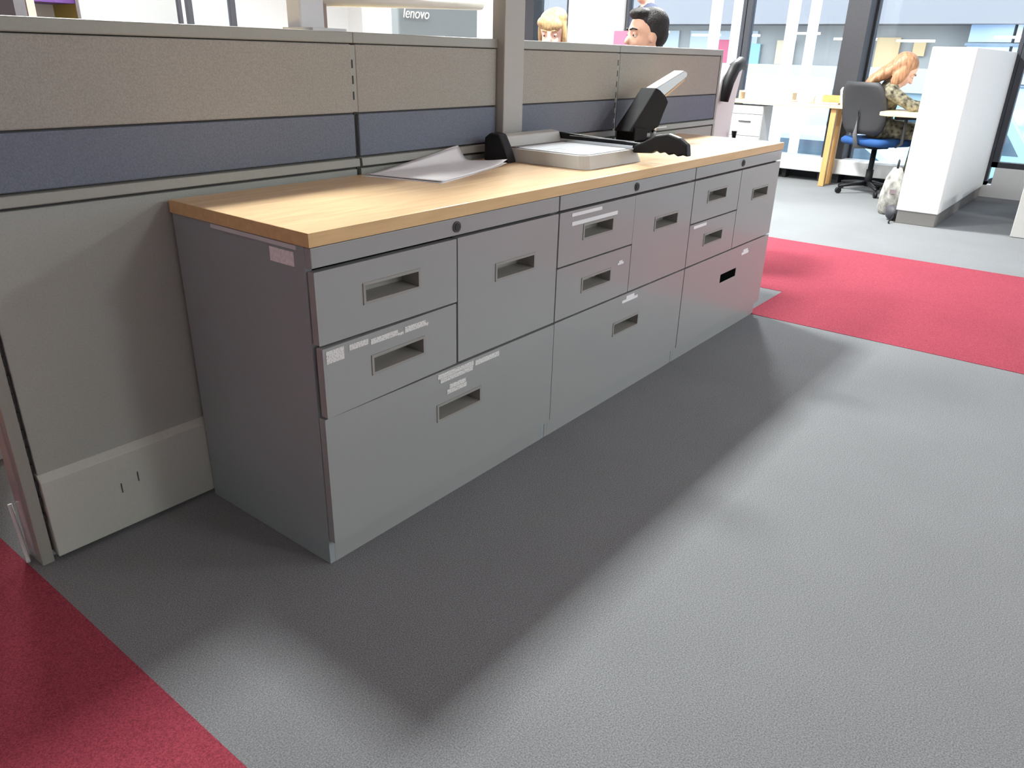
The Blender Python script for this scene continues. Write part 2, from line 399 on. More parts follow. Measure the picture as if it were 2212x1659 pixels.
# slotted uprights in the seams
def slotted(x, z0, z1, name='slotted_upright', w=.010):
    o = bx(name, FRAME, x-w, x+w, PY+.002, PY+.03, z0, z1, pt)
    n = 0; z = z0+.03
    m = MB()
    while z < z1-.03:
        m.box(x-w*.95, x-w*.25, PY+.0008, PY+.006, z, z+.020); z += .038
    m.build('slot_row', DARK, o, label='row of black slots')
    return o
slotted(.552, .895, PH-.03)
slotted(1.862, .755, PH-.03, w=.0078)
# end upright at the left
ep = bx('end_upright', FRAME, -.403, -.378, PY-.004, PB+.004, .0, PH, pt, .002)
m = MB(); z = .10
while z < PH-.05: m.box(-.381, -.374, PY-.003, PY+.02, z, z+.020); z += .040
m.build('slot_row', DARK, ep)
bx('end_strip', mat('end_strip_gloss', (.45, .44, .46), .12, spec=.8), -.4055, -.402, PY+.018, PB-.012, .02, PH-.02, ep)
ee = bx('end_upright', FRAME, X1P-.004, X1P+.016, PY-.002, PB+.002, 0, PH, pt, .002)
# tall post between the middle panels
bx('tall_post', mat('post_grey', (.37, .355, .33), .5), 1.131, 1.231, PY-.028, PY+.022, .753, 1.75, pt, .003)
bx('post_foot', FRAME, 1.135, 1.227, PY-.01, PB, 0, .753, pt)
for (x, z, a) in ((-.215, .115, .5), (-.175, .128, -.2)):
    MB().box(-.001, .001, PY-.0152, PY-.0138, -.012, .012).build('scuff_mark', SCUFF, pt, loc=(x, 0, z))
bx('rail_clip', OFFWHITE, 2.12, 2.26, PY-.022, PY-.009, .770, .776, pt)

# overhead storage bin held above the screen, seen from below
ob = thing('overhead_bin', 'white overhead storage unit with a lamp bar, left of the tall post', 'storage unit', (0, 0, 0))
bx('cabinet_body', OFFWHITE, .47, 1.128, .60, .92, 1.185, 1.56, ob, .006)
MB().tube([(.485, .59, 1.158), (1.20, .60, 1.185)], .016, 12).build('lamp_bar', mat('lamp_tube_cream', (.78, .74, .66), .4), ob)
bx('bracket', OFFWHITE, .47, .545, .565, .62, 1.0905, 1.185, ob, .004)
bx('bracket', mat('bracket_brown', (.30, .22, .18), .5), .545, .556, .568, .60, 1.0905, 1.15, ob)
bx('bracket_foot', OFFWHITE, .455, .56, .5, .62, 1.0855, 1.092, ob)

# ================================================================== THINGS ON THE WORKTOP
# curled sheets of paper
def sheet(x0, y0, ang, w, h, z0, label, curl=.0, kink=None):
    m = MB(); nx, ny = 20, 16; u = Vector((math.cos(ang), math.sin(ang))); v = Vector((-math.sin(ang), math.cos(ang)))
    g = []
    for j in range(ny+1):
        for i in range(nx+1):
            p = Vector((x0, y0))+u*(w*i/nx)+v*(h*j/ny); z = z0
            lim = .43
            if p.y > lim:
                e = p.y-lim; z += e*e/(e+.05)*.6; p.y = lim+min(.030, e*.035/(e+.05))
            z += curl*(i/nx)**6*(1-j/ny)**2
            z += .0016*max(0, math.sin(i*.7+j*.5))*(i/nx)
            g.append((p.x, p.y, z))
    n = len(g); bot = [(a, b, c-.0007) for a, b, c in g]
    fs = [(j*(nx+1)+i, j*(nx+1)+i+1, (j+1)*(nx+1)+i+1, (j+1)*(nx+1)+i) for j in range(ny) for i in range(nx)]
    m.add(g, fs, 0, True); m.add(bot, fs, 0, True)
    edge = [i for i in range(nx+1)]+[j*(nx+1)+nx for j in range(1, ny+1)]+[ny*(nx+1)+i for i in range(nx-1, -1, -1)]+[j*(nx+1) for j in range(ny-1, 0, -1)]
    o = len(m.v)-2*n
    for a, b in zip(edge, edge[1:]+edge[:1]): m.f.append([o+a, o+b, o+n+b, o+n+a]); m.m.append(0); m.sm.append(False)
    return tag(m.build('paper_sheet', PAPER, None), label, 'paper', 'loose sheets on the worktop')
sheet(.590, .203, .27, .42, .24, HW+.0012, 'large white sheet lowest in the pile leaning on the screen', .004)
sheet(.600, .210, .25, .40, .23, HW+.0042, 'white sheet lying on top of the paper pile', .012)

# paper guillotine
gt = thing('paper_guillotine', 'grey paper guillotine with pale bed and black handle', 'guillotine', (0, 0, HW))
GB = mat('guillotine_grey', (.52, .515, .49), .45); GT_ = mat('guillotine_bed', (.62, .65, .70), .3)
def rr(x0, x1, y0, y1, r, n=5):
    P = []
    for (cx, cy, a0) in ((x1-r, y1-r, 0), (x0+r, y1-r, 90), (x0+r, y0+r, 180), (x1-r, y0+r, 270)):
        for k in range(n+1): a = math.radians(a0+90*k/n); P.append((cx+r*math.cos(a), cy+r*math.sin(a)))
    return P
lo_, hi_ = rr(1.062, 1.405, .075, .40, .035), rr(1.072, 1.392, .088, .392, .035); n = len(lo_)
m = MB(); m.add([(x, y, .0008) for x, y in lo_]+[(x, y, .040) for x, y in hi_], [list(range(n)), list(range(2*n-1, n-1, -1))]+[(i, (i+1) % n, (i+1) % n+n, i+n) for i in range(n)])
m.build('base', GB, gt, .002)
MB().prism(rr(1.078, 1.333, .094, .352, .03), 'z', .0395, .0425).build('cutting_bed', GT_, gt)
GREYP = mat('guide_print', (.42, .43, .47), .5)
bx('guide_print', GREYP, 1.235, 1.285, .125, .16, .0425, .0429, gt)
for k in range(5): bx('guide_print', GREYP, 1.10, 1.125+.012*k, .14+.025*k, .144+.025*k, .0425, .0429, gt)
bx('back_tray', mat('bed_dark', (.17, .16, .17), .5), 1.075, 1.392, .345, .39, .040, .0435, gt)
MB().prism([(.362, .042), (.372, .074), (.402, .078), (.418, .070), (.42, .002), (.40, .002)], 'x', 1.045, 1.345).build('back_fence', mat('fence_grey', (.46, .45, .42), .4), gt, .003)
MB().prism([(.33, .0008), (.35, .045), (.372, .082), (.405, .085), (.428, .07), (.43, .0008)], 'x', 1.022, 1.062).build('hinge_cover', BLACK, gt, .005)
bx('blade_rail', CHROME, 1.338, 1.343, .085, .375, .0425, .052, gt)
arm = MB(); arm.prism([(.40, .050), (.40, .072), (.07, .060), (.06, .046)], 'x', 1.345, 1.362).build('blade_arm', BLACK, gt, .002)
bx('arm_edge', CHROME, 1.3445, 1.3465, .085, .33, .062, .0645, gt)
hp = []
top = [(.085, .052), (.05, .066), (.01, .088), (-.03, .096), (-.07, .086), (-.098, .068)]
bot = [(-.104, .034), (-.085, .038), (-.070, .032), (-.055, .040), (-.040, .033), (-.025, .042), (-.010, .036), (.005, .044), (.02, .034), (.05, .032), (.085, .030)]
MB().prism(top+bot, 'x', 1.339, 1.368).build('handle', BLACK, gt, .005, label='black arched handle with finger grooves')

# heavy hole punch / stapler standing behind it
PBK = mat('punch_black', (.007, .007, .008), .7, spec=.12)
hpn = thing('hole_punch', 'black heavy duty punch with raised silver lever against the screen', 'hole punch', (0, .345, HW))
bx('base', PBK, 1.70, 2.00, -.055, .055, .0006, .018, hpn, .004)
MB().prism([(1.735, .018), (1.83, .018), (1.835, .06), (1.735, .07)], 'y', -.04, .04).build('pillar', PBK, hpn, .004)
MB().prism([(1.705, .055), (1.80, .130), (1.885, .203), (1.915, .195), (1.965, .172), (1.99, .150), (1.96, .11), (1.93, .062), (1.86, .045), (1.78, .05)], 'y', -.034, .034).build('body', PBK, hpn, .005)
MB().prism([(1.885, .198), (2.115, .262), (2.150, .256), (2.152, .240), (1.96, .168), (1.915, .178)], 'y', -.022, .022).build('lever', mat('lever_silver', (.50, .50, .48), .3, metal=.5), hpn, .004, label='flat silver lever')
MB().prism([(1.97, .168), (2.145, .236), (2.140, .224), (1.965, .155)], 'y', -.018, .018).build('lever_reflection', mat('reflection_tan', (.52, .38, .24), .6), hpn, .002)  # tan strip paints the warm reflection on the underside of the lever
MB().tube([(1.95, 0, .02), (1.955, 0, .10)], .011, 12).build('plunger', CHROME, hpn)
bx('paper_stop', OFFWHITE, 1.93, 2.06, -.03, .03, .018, .022, hpn)

# ================================================================== FAR DESKS
dk = thing('window_desk', 'pale wooden desk under the far window with cup and papers', 'desk', (6.45, 1.40, 0))
bx('desk_top', 'pale_desk', 0, .37, -.53, .62, .672, .70, dk, .005)
lg = wood_mat('orange_leg', (.62, .36, .14), .45, (14, 14, 1.2))
bx('leg', 'orange_leg', .03, .08, -.42, -.37, 0.001, .672, dk, .004); bx('leg', 'orange_leg', .20, .25, -.42, -.37, 0.001, .672, dk, .004)
bx('side_panel', mat('desk_side_grey', (.45, .46, .48), .5), .02, .26, .585, .605, .001, .672, dk)
rd = thing('return_desk', 'rounded pale desk end sticking out left of the white stub wall', 'desk', (5.80, 0, 0))
MB().prism([(.03, .07)]+[(.10-.10*math.sin(math.radians(a)), .38+.10*math.cos(math.radians(a))) for a in range(90, -1, -15)][::1]+[(.62, .48), (.62, .07)], 'z', .672, .70).build('desk_top', 'pale_desk', rd, .005)
bx('leg', mat('leg_white', (.7, .7, .7), .4), .06, .10, .09, .13, .001, .672, rd); bx('leg', MATS['leg_white'], .56, .60, .09, .13, .001, .672, rd)
# drawer pedestal
pd = thing('drawer_pedestal', 'light grey two drawer pedestal under the left end of the window desk', 'pedestal', (6.47, 1.80, 0))
PG = mat('pedestal_grey', (.60, .60, .61), .45)
bx('body', PG, .012, .25, -.16, .16, .03, .655, pd, .003)
for z0, z1 in ((.385, .575), (.19, .38), (.035, .185)):
    d = bx('drawer', PG, 0, .0115, -.157, .157, z0, z1, pd, .003)
    bx('handle', mat('handle_dark', (.08, .08, .09), .4), -.014, -.0002, -.06, .06, z1-.066, z1-.056, d, .002)
bx('drawer', PG, 0, .0115, -.157, .157, .58, .652, pd, .003)
for sx in (.04, .21):
    for sy in (-.12, .12): MB().tube([(sx, sy, .0008), (sx, sy, .031)], .014, 8).build('foot', BLACK, pd)
# things on the desk
MB().lathe([(.030, .0006), (.041, .115), (.039, .115), (.028, .006)], n=20).build('paper_cup', WHITE, None, loc=(6.53, 1.235, .70))
tag(bpy.data.objects['paper_cup'], 'tall white paper cup standing on the window desk', 'cup')
cl = thing('drink_cup', 'translucent pale cup with domed lid at the right end of the window desk', 'cup', (6.56, .955, .70))
MB().lathe([(.032, .0006), (.045, .11), (.043, .11), (.03, .006)], n=20).build('cup_body', OFFWHITE, cl)
MB().lathe([(.047, .11), (.046, .122), (.036, .145), (.015, .152)], n=20).build('lid', WHITE, cl)
tag(MB().box(-.11, .11, -.15, .15, .0008, .012).build('paper_stack', PAPER, None, loc=(6.60, 1.56, .70)), 'flat stack of white papers left of the paper cup', 'paper')
tag(MB().box(-.06, .06, -.09, .09, .0008, .014).build('notebook', mat('notebook_pink', (.55, .30, .33), .6), None, .002, loc=(6.58, 1.08, .70)), 'small pinkish notebook right of the paper cup', 'notebook')
bxk = thing('cardboard_box', 'small open orange cardboard box on the window desk', 'box', (6.72, 1.10, .70))
OB = mat('orange_card', (.62, .36, .12), .7)
bx('bottom', OB, -.05, .05, -.08, .08, .0006, .004, bxk)
for a in ((-.05, -.046, -.08, .08), (.046, .05, -.08, .08), (-.046, .046, -.08, -.076), (-.046, .046, .076, .08)): bx('side', OB, *a, .004, .07, bxk)
sh = thing('desk_riser', 'low wooden riser shelf at the back of the window desk', 'shelf', (6.74, 1.72, .70))
bx('shelf_board', 'pale_desk', -.06, .06, -.26, .26, .06, .075, sh, .002); bx('side', 'pale_desk', -.06, .06, -.26, -.245, .0006, .06, sh); bx('side', 'pale_desk', -.06, .06, .245, .26, .0006, .06, sh)

# ------------------------------------------------------------------ office chairs
def office_chair(name, label, loc, rz, seat_m, back_m, tall=False):
    """faces local +x"""
    t = thing(name, label, 'chair', loc, rz)
    for k in range(5):
        a = math.radians(72*k+20); cx, cy = math.cos(a), math.sin(a)
        l = MB().tube([(0.02*cx, .02*cy, .085), (.14*cx, .14*cy, .078), (.27*cx, .27*cy, .062)], [.02, .016, .011], 8).build('base_leg', BLACK, t)
        MB().tube([(.27*cx-.012*cy, .27*cy+.012*cx, .026), (.27*cx+.012*cy, .27*cy-.012*cx, .026)], .025, 12).build('caster', BLACK, l)
    MB().lathe([(.03, .06), (.03, .20), (.022, .20), (.022, .385)], n=14).build('gas_column', BLACK, t)
    bx('mechanism', BLACK, -.10, .09, -.07, .07, .375, .405, t, .01)
    m = MB()
    P = rr(-.22, .23, -.225, .225, .08, 4); n = len(P)
    lv = [(.90, .405), (1.0, .420), (1.0, .448), (.93, .466), (.6, .470)]
    vs = [(x*s_, y*s_, z) for s_, z in lv for x, y in P]
    fs = [(i*n+k, i*n+(k+1) % n, (i+1)*n+(k+1) % n, (i+1)*n+k) for i in range(len(lv)-1) for k in range(n)]+[list(range(n))[::-1], [(len(lv)-1)*n+k for k in range(n)]]
    m.add(vs, fs, 0, True).build('seat', seat_m, t)
    # backrest : curved shell
    def shell(z0, z1, w, dx, th, mt, nm, lean=.10):
        m = MB(); nz, ny = 10, 10; F = []; B = []
        for j in range(nz+1):
            tz = j/nz; hw = w/2*(1-.30*(2*tz-1)**4)
            for i in range(ny+1):
                s_ = 2*i/ny-1
                x = -.225-lean*tz+.045*s_*s_+.02*math.sin(tz*math.pi)+dx; z = z0+(z1-z0)*tz
                F.append((x, s_*hw, z)); B.append((x-th, s_*hw, z))
        N = len(F); q = [(j*(ny+1)+i, j*(ny+1)+i+1, (j+1)*(ny+1)+i+1, (j+1)*(ny+1)+i) for j in range(nz) for i in range(ny)]
        m.add(F+B, q+[[N+k for k in f][::-1] for f in q], 0, True)
        e = [i for i in range(ny+1)]+[j*(ny+1)+ny for j in range(1, nz+1)]+[nz*(ny+1)+i for i in range(ny-1, -1, -1)]+[j*(ny+1) for j in range(nz-1, 0, -1)]
        for a, b in zip(e, e[1:]+e[:1]): m.f.append([a, b, N+b, N+a]); m.m.append(0); m.sm.append(True)
        return m.build(nm, mt, t)
    ztop = 1.02 if tall else .905
    shell(.50, ztop, .44, 0, .022, back_m, 'backrest', .02 if tall else .10)
    MB().tube([(-.08, 0, .395), (-.24, 0, .40), (-.275, 0, .50), (-.27, 0, .70)], [.018, .02, .018, .015], 8).build('back_post', mat('post_dark_grey', (.13, .13, .135), .4), t)
    for s in (-1, 1):
        a = MB().tube([(.0, s*.20, .41), (-.02, s*.265, .44), (-.03, s*.27, .63)], .013, 8).build('arm_post', MATS['post_dark_grey'], t)
        MB().prism(rr(-.15, .10, s*.27-.035, s*.27+.035, .03, 3), 'z', .63, .655).build('armrest', BLACK, a, .006)
    return t
MESHB = mat('chair_mesh_black', (.03, .03, .034), .6, noise=.2, nscale=300)
BLUE = mat('seat_blue', (.012, .07, .24), .8, noise=.1, nscale=300)
office_chair('office_chair', 'black mesh swivel chair with a blue seat at the far desk', (6.40, .585, 0), math.radians(-26), BLUE, MESHB)
WCH = mat('chair_white', (.72, .72, .72), .5)
# high backed white chair seen edge on beyond the end of the screen
wc = office_chair('high_back_chair', 'white high backed chair with black rim past the right end of the screen', (3.13, .79, 0), math.radians(102), mat('seat_black', (.03, .03, .03), .8), WCH, True)
MB().tube([(-.25, -.12, 1.015), (-.255, 0, 1.03), (-.25, .12, 1.005), (-.24, .175, .94), (-.235, .185, .85)], [.022, .03, .032, .03, .02], 10).build('head_rim', BLACK, wc)

# bag on the floor by the stub wall
bgk = thing('shoulder_bag', 'pale patterned bag slumped on the floor left of the stub wall end', 'bag', (5.52, .185, 0), .2)
BGM = mat('bag_pattern', (.30, .29, .27), .8, noise=.85, nscale=14)
m = MB(); lv = [(.10, .07, .002), (.125, .085, .03), (.12, .085, .14), (.105, .065, .26), (.09, .03, .335)]
n = 16; vs = [(a*math.cos(2*math.pi*k/n)*(1 if abs(math.cos(2*math.pi*k/n)) < .9 else .95), b*math.sin(2*math.pi*k/n), z) for a, b, z in lv for k in range(n)]
fs = [(i*n+k, i*n+(k+1) % n, (i+1)*n+(k+1) % n, (i+1)*n+k) for i in range(len(lv)-1) for k in range(n)]+[list(range(n))[::-1], [(len(lv)-1)*n+k for k in range(n)]]
m.add(vs, fs, 0, True).build('bag_body', BGM, bgk)
MB().tube([(-.05, 0, .33), (-.045, .0, .38), (0, 0, .40), (.045, 0, .38), (.05, 0, .33)], .008, 8).build('strap', BLACK, bgk)
bx('buckle', CHROME, -.122, -.113, -.02, .02, .16, .19, bgk)
sho = thing('shoulder_bag', 'small black bag lying at the foot of the patterned bag', 'bag', (5.24, .10, 0), .5)
MB().ball((0, 0, .055), (.075, .045, .054), 10).build('bag_body', mat('bag_black', (.04, .04, .05), .6, noise=.5, nscale=25), sho)
MB().tube([(-.06, 0, .06), (-.10, .02, .03), (-.13, .05, .009), (-.17, .06, .009)], .006, 6).build('strap', BLACK, sho)

# low cabinets at the right edge
lc = thing('low_cabinet', 'pale low cabinet with a white top at the right edge', 'cabinet', (5.2, -.66, 0))
bx('body', mat('low_cab_grey', (.55, .55, .54), .5), 0, .46, -.80, 0, .002, .36, lc, .004)
bx('top', WHITE, -.01, .47, -.81, .01, .3605, .385, lc, .003)
lc2 = thing('low_cabinet', 'grey raised low cabinet behind the pale one at the right edge', 'cabinet', (5.95, -.60, 0))
bx('body', MATS['low_cab_grey'], 0, .55, -.9, 0, .10, .30, lc2, .004); bx('top', WHITE, -.01, .56, -.91, .01, .3005, .32, lc2, .003)
bx('plinth', DARK, .02, .53, -.88, -.02, .002, .0995, lc2)

# ================================================================== BEHIND THE SCREEN
DG = mat('desk_light_grey', (.62, .62, .62), .5)
bd = thing('back_desk', 'light grey desk hidden behind the screen carrying the monitor', 'desk', (1.2, 1.15, 0))
bx('desk_top', DG, -.4, 1.1, 0, .7, .68, .705, bd, .003)
for sx in (-.37, 1.05):
    for sy in (.03, .63): bx('leg', DG, sx, sx+.04, sy, sy+.04, .001, .68, bd)
mo = thing('monitor', 'blue grey back of a computer monitor with a maker name above the screen', 'monitor', (1.87, 1.40, .705))
MG = mat('monitor_back', (.21, .235, .255), .5); 
bx('housing', MG, -.26, .25, 0, .045, .12, .535, mo, .008)
bx('screen', mat('screen_dark', (.02, .02, .025), .2), -.245, .235, .0445, .047, .135, .52, mo)
MB().prism([(-.05, .02), (.05, .02), (.03, .22), (-.03, .22)], 'y', -.02, -.0005).build('stand_neck', MG, mo)
bx('stand_foot', MG, -.11, .11, -.09, .11, .0006, .02, mo, .004)
fc = bpy.data.curves.new('maker_name', 'FONT'); fc.body = 'lenovo'; fc.size = .058; fc.extrude = .0008; fc.shear = .25
fo = bpy.data.objects.new('tmp', fc); COL.objects.link(fo); dg = bpy.context.evaluated_depsgraph_get()
tm = bpy.data.meshes.new_from_object(fo.evaluated_get(dg)); bpy.data.objects.remove(fo); tm.materials.append(WHITE)
to = bpy.data.objects.new('maker_name', tm); COL.objects.link(to); to.parent = mo; to.rotation_euler = (math.radians(90), 0, 0); to.location = (-.235, -.0012, .468); to['label'] = 'small white maker name'
# white pillar, posts and panels further back
tag(bx('pillar', mat('pillar_grey_white', (.60, .61, .63), .6), 2.12, 2.52, 1.95, 2.2, 0, CEIL, None, .004), 'pale pillar just left of the tall post', 'pillar')
tag(bx('display_board', mat('panel_light', (.50, .51, .51), .7), 1.05, 1.55, 3.0, 3.04, 0, 1.55, None, .004), 'pale grey standing panel behind the left end of the screen', 'panel')
for k, (x, w_) in enumerate(((1.56, .02), (1.615, .026), (1.87, .034))):
    tag(bx('post', mat('post_charcoal', (.06, .06, .075), .5), x, x+w_, 3.0, 3.03, 0, 1.7, None), ['thin dark post beside the pale panel', 'second dark post right of the pale panel', 'single dark post left of the bright wall'][k], 'post', 'dark posts behind the screen')
tag(bx('display_board', mat('panel_blue_white', (.60, .66, .72), .6), 1.65, 1.86, 3.01, 3.03, 0, 1.6, None), 'bluish white panel between the dark posts', 'panel')
shf = thing('wall_shelf_unit', 'shelf unit with a purple edge at the far left behind the screen', 'shelf', (.9, 3.2, 0))
bx('side', mat('shelf_dark', (.12, .11, .12), .6), -.12, -.07, -.15, .15, .001, 1.6, shf); bx('side', mat('shelf_pink', (.65, .42, .36), .6), -.065, -.03, -.15, .15, .001, 1.6, shf)
bx('shelf_board', mat('shelf_purple', (.12, .04, .22), .5), -.03, .17, -.15, .15, 1.215, 1.26, shf); bx('back_panel', WHITE, -.03, .2, .13, .15, .001, 1.215, shf)
bx('side', mat('shelf_yellow', (.45, .38, .08), .6), .17, .2, -.15, .13, .001, 1.6, shf)
bxo = thing('storage_box', 'orange brown box on the floor behind the end of the screen', 'box', (-.58, .98, 0))
CB = mat('box_orange', (.40, .22, .07), .7)
bx('box_body', CB, -.16, .165, -.14, .16, .03, .15, bxo, .004); bx('lid', CB, -.165, .17, -.145, .165, .1505, .18, bxo, .004); bx('trolley_base', BLACK, -.15, .155, -.12, .14, .002, .0295, bxo)
sd_ = thing('shading_desk', 'unseen desk added behind the left end of the screen to shade the floor', 'desk', (0, .54, 0))  # out of view, added to keep lamp light off the floor there
bx('desk_top', 'pale_desk', -.46, 1.1, 0, .60, .675, .70, sd_, .003)
bx('leg', DG, 1.02, 1.08, .50, .56, .001, .675, sd_); bx('leg', DG, -.30, -.24, .50, .56, .001, .675, sd_); bx('leg', DG, -.30, -.24, .03, .09, .001, .675, sd_); bx('leg', DG, 1.02, 1.08, .03, .09, .001, .675, sd_)
tag(MB().tube([(-.4115, .545, .13), (-.4115, .535, .08), (-.4125, .525, .04), (-.414, .515, .012), (-.418, .50, .0052)], .0045, 8).build('power_cable', OFFWHITE, None), 'white cable hanging at the left end of the screen', 'cable')

# ================================================================== PEOPLE
SKIN = mat('skin', (.62, .35, .25), .55, noise=.05, nscale=40); SKIN_F = mat('skin_fair', (.72, .45, .36), .55, noise=.05, nscale=40)
EYEW = mat('eye_white', (.75, .74, .72), .3); IRIS = mat('iris_dark', (.03, .02, .015), .3)
def remesh(mb, voxel, smooth=4):
    me = mb.mesh('tmp'); o = bpy.data.objects.new('tmp', me); COL.objects.link(o)
    r = o.modifiers.new('r', 'REMESH'); r.mode = 'VOXEL'; r.voxel_size = voxel; r.use_smooth_shade = True
    s = o.modifiers.new('s', 'SMOOTH'); s.factor = .5; s.iterations = smooth
    dg = bpy.context.evaluated_depsgraph_get(); out = bpy.data.meshes.new_from_object(o.evaluated_get(dg))
    bpy.data.objects.remove(o); return out
def person(label, J, face_az, face_pitch, mats, hair, feature=None, voxel=.0085, tilt=0.):
    """J: joint name -> position in metres (world); mats = skin, top, bottom, shoe; one continuous body mesh"""
    J = {k: Vector(v) for k, v in J.items()}
    base = Vector((J['pelvis'].x, J['pelvis'].y, 0))
    J = {k: v-base for k, v in J.items()}
    F = Matrix.Rotation(face_az, 3, 'Z') @ Matrix.Rotation(face_pitch, 3, 'Y') @ Matrix.Rotation(tilt, 3, 'X')
    H = J['head']; mb = MB(); B = []
    def limb(a, b, ra, rb, mi):
        mb.cone(a, b, ra, rb, 12); B.append((a, b, ra, rb, mi))
    def hp_(x, y, z): return H+F @ Vector((x, y, z))
    # head
    mb.ball(hp_(-.012, 0, .028), (.096, .076, .092), 14, 0, F); mb.ball(hp_(.022, 0, -.03), (.066, .061, .082), 12, 0, F)
    mb.ball(hp_(.036, 0, -.082), (.046, .042, .036), 10, 0, F)
    mb.cone(hp_(.086, 0, .008), hp_(.106, 0, -.032), .009, .013, 8)
    for s in (-1, 1):
        mb.cone(hp_(.082, s*.014, .024), hp_(.066, s*.046, .024), .011, .009, 8)
        mb.ball(hp_(-.008, s*.076, -.012), (.02, .009, .031), 8, 0, F)
        mb.ball(hp_(.066, s*.034, -.034), (.022, .02, .018), 8, 0, F)
    mb.cone(hp_(.084, -.018, -.066), hp_(.084, .018, -.066), .008, .008, 8)
    B.append((hp_(-.03, 0, .05), hp_(.03, 0, -.08), .09, .06, 0))
    # trunk
    ch = J['chest']; pv = J['pelvis']; nk = J['neck']
    limb(nk, hp_(-.015, 0, -.06), .052, .05, 0)
    ax = (J['shl']-J['shr']).normalized()
    hx = (J['hipl']-J['hipr']).normalized()
    for s in (-1, 1):
        limb(ch+ax*.07*s, pv.lerp(ch, .45)+ax*.055*s, .105, .095, 1); limb(pv.lerp(ch, .45)+ax*.055*s, pv+hx*.06*s, .095, .11, 1)
        limb(ch+ax*.06*s+(nk-ch)*.35, ch+ax*.05*s, .085, .10, 1)
    limb(nk-(nk-ch)*.25, nk, .07, .054, 1)
    for sd in 'lr':
        sh_ = J['sh'+sd]; el = J['el'+sd]; wr = J['wr'+sd]
        limb(nk.lerp(sh_, .35)-(nk-ch)*.12, sh_, .062, .056, 1)
        limb(sh_, el, .054, .041, 1); limb(el, el.lerp(wr, .35), .041, .041, 1); limb(el.lerp(wr, .35), wr, .040, .029, mats.get('sleeve', 1))
        d = (wr-el).normalized(); side = d.cross(Vector((0, 0, 1)))
        side = side.normalized() if side.length > .1 else Vector((1, 0, 0))
        dn = side.cross(d).normalized()
        if dn.z > 0: dn = -dn
        s = 1 if sd == 'l' else -1
        for k in range(4):                                   # palm and fingers
            q0 = wr+side*(-.027+.018*k); q1 = wr+d*.085+side*(-.030+.020*k); L = (.062, .072, .068, .05)[k]
            limb(q0+d*.01, q1, .014, .0125, 0)
            q2 = q1+d*L*.5+dn*L*.14; q3 = q2+d*L*.35+dn*L*.35
            limb(q1, q2, .0095, .0088, 0); limb(q2, q3, .0088, .0078, 0)
        t0 = wr+d*.02-side*.03*s*-1; t1 = t0+d*.035+side*.028*s; t2 = t1+d*.03+dn*.01
        limb(t0, t1, .012, .0105, 0); limb(t1, t2, .0105, .009, 0)
        hip = J['hip'+sd]; kn = J['kn'+sd]; an = J['an'+sd]; to_ = J['toe'+sd]
        limb(pv, hip, .105, .095, 2); limb(hip, kn, .088, .060, 2); limb(kn, kn.lerp(an, .3), .058, .056, 2); limb(kn.lerp(an, .3), an, .055, .038, 2)
        limb(an+Vector((0, 0, -.02)), to_, .040, .034, 3)
    # keep the soles on the floor
    me = remesh(mb, voxel)
    n = len(me.polygons); cen = np.empty(n*3); me.polygons.foreach_get('center', cen); cen = cen.reshape(-1, 3)
    best = np.full(n, 1e9); idx = np.zeros(n, int)
    for a, b, ra, rb, mi in B:
        a_, b_ = np.array(a), np.array(b); d = b_-a_; L2 = max(1e-9, d@d); t = np.clip(((cen-a_)@d)/L2, 0, 1)
        ds = np.linalg.norm(cen-(a_+t[:, None]*d), axis=1)-(ra+(rb-ra)*t)
        k = ds < best; best[k] = ds[k]; idx[k] = mi
    me.polygons.foreach_set('material_index', idx.astype(np.int32)); me.polygons.foreach_set('use_smooth', np.ones(n, bool))
    for k in ('skin', 'top', 'bottom', 'shoe'): me.materials.append(mats[k])
    r = thing('person', label, 'person', base)
    me.name = 'body'; o = bpy.data.objects.new('body', me); COL.objects.link(o); o.parent = r
    for s in (-1, 1):
        e = MB().ball(hp_(.0735, s*.033, .002), .0115, 8).build('eye', EYEW, r)
        MB().ball(hp_(.0815, s*.0335, .0), .0062, 6).build('iris', IRIS, e)
        MB().ball(hp_(.0732, s*.033, .0045), .0128, 8).build('eyelid', mats['skin'], r)
        br = MB().tube([hp_(.094, s*.014, .026), hp_(.088, s*.035, .031), hp_(.072, s*.052, .025)], [.0045, .005, .003], 6).build('eyebrow', hair, r)
    return r, hp_, F
def hair_cap(r, hp_, F, mt, pieces, voxel=.007):
    mb = MB()
    for c, rad in pieces:
        mb.ball(hp_(*c), rad, 12, 0, F)
    me = remesh(mb, voxel, 3); me.materials.append(mt); me.polygons.foreach_set('use_smooth', np.ones(len(me.polygons), bool))
    o = bpy.data.objects.new('hair', me); COL.objects.link(o); o.parent = r
    return o
def seated(px, py, az, seat, head, lean=0., arms='lap'):
    f = Vector((math.cos(az), math.sin(az), 0)); l = Vector((-f.y, f.x, 0)); p = Vector((px, py, seat+.10)); up = Vector((0, 0, 1))
    nk = Vector(head)-Vector((0, 0, .135))-f*.02; ch = p.lerp(nk, .72)
    J = dict(pelvis=p, chest=ch, neck=nk, head=Vector(head))
    for s, k in ((1, 'l'), (-1, 'r')):
        J['sh'+k] = nk-up*.075+l*.17*s
        J['el'+k] = J['sh'+k]-up*.24+f*.10+l*.03*s; J['wr'+k] = J['el'+k]+f*.21-up*.03-l*.05*s
        J['hip'+k] = p+l*.09*s-up*.02+f*.02; J['kn'+k] = p+f*.42+l*.11*s-up*.03
        J['an'+k] = Vector((*(J['kn'+k]+f*.02).xy, .085)); J['toe'+k] = Vector((*(J['an'+k]+f*.13).xy, .036))
    return J

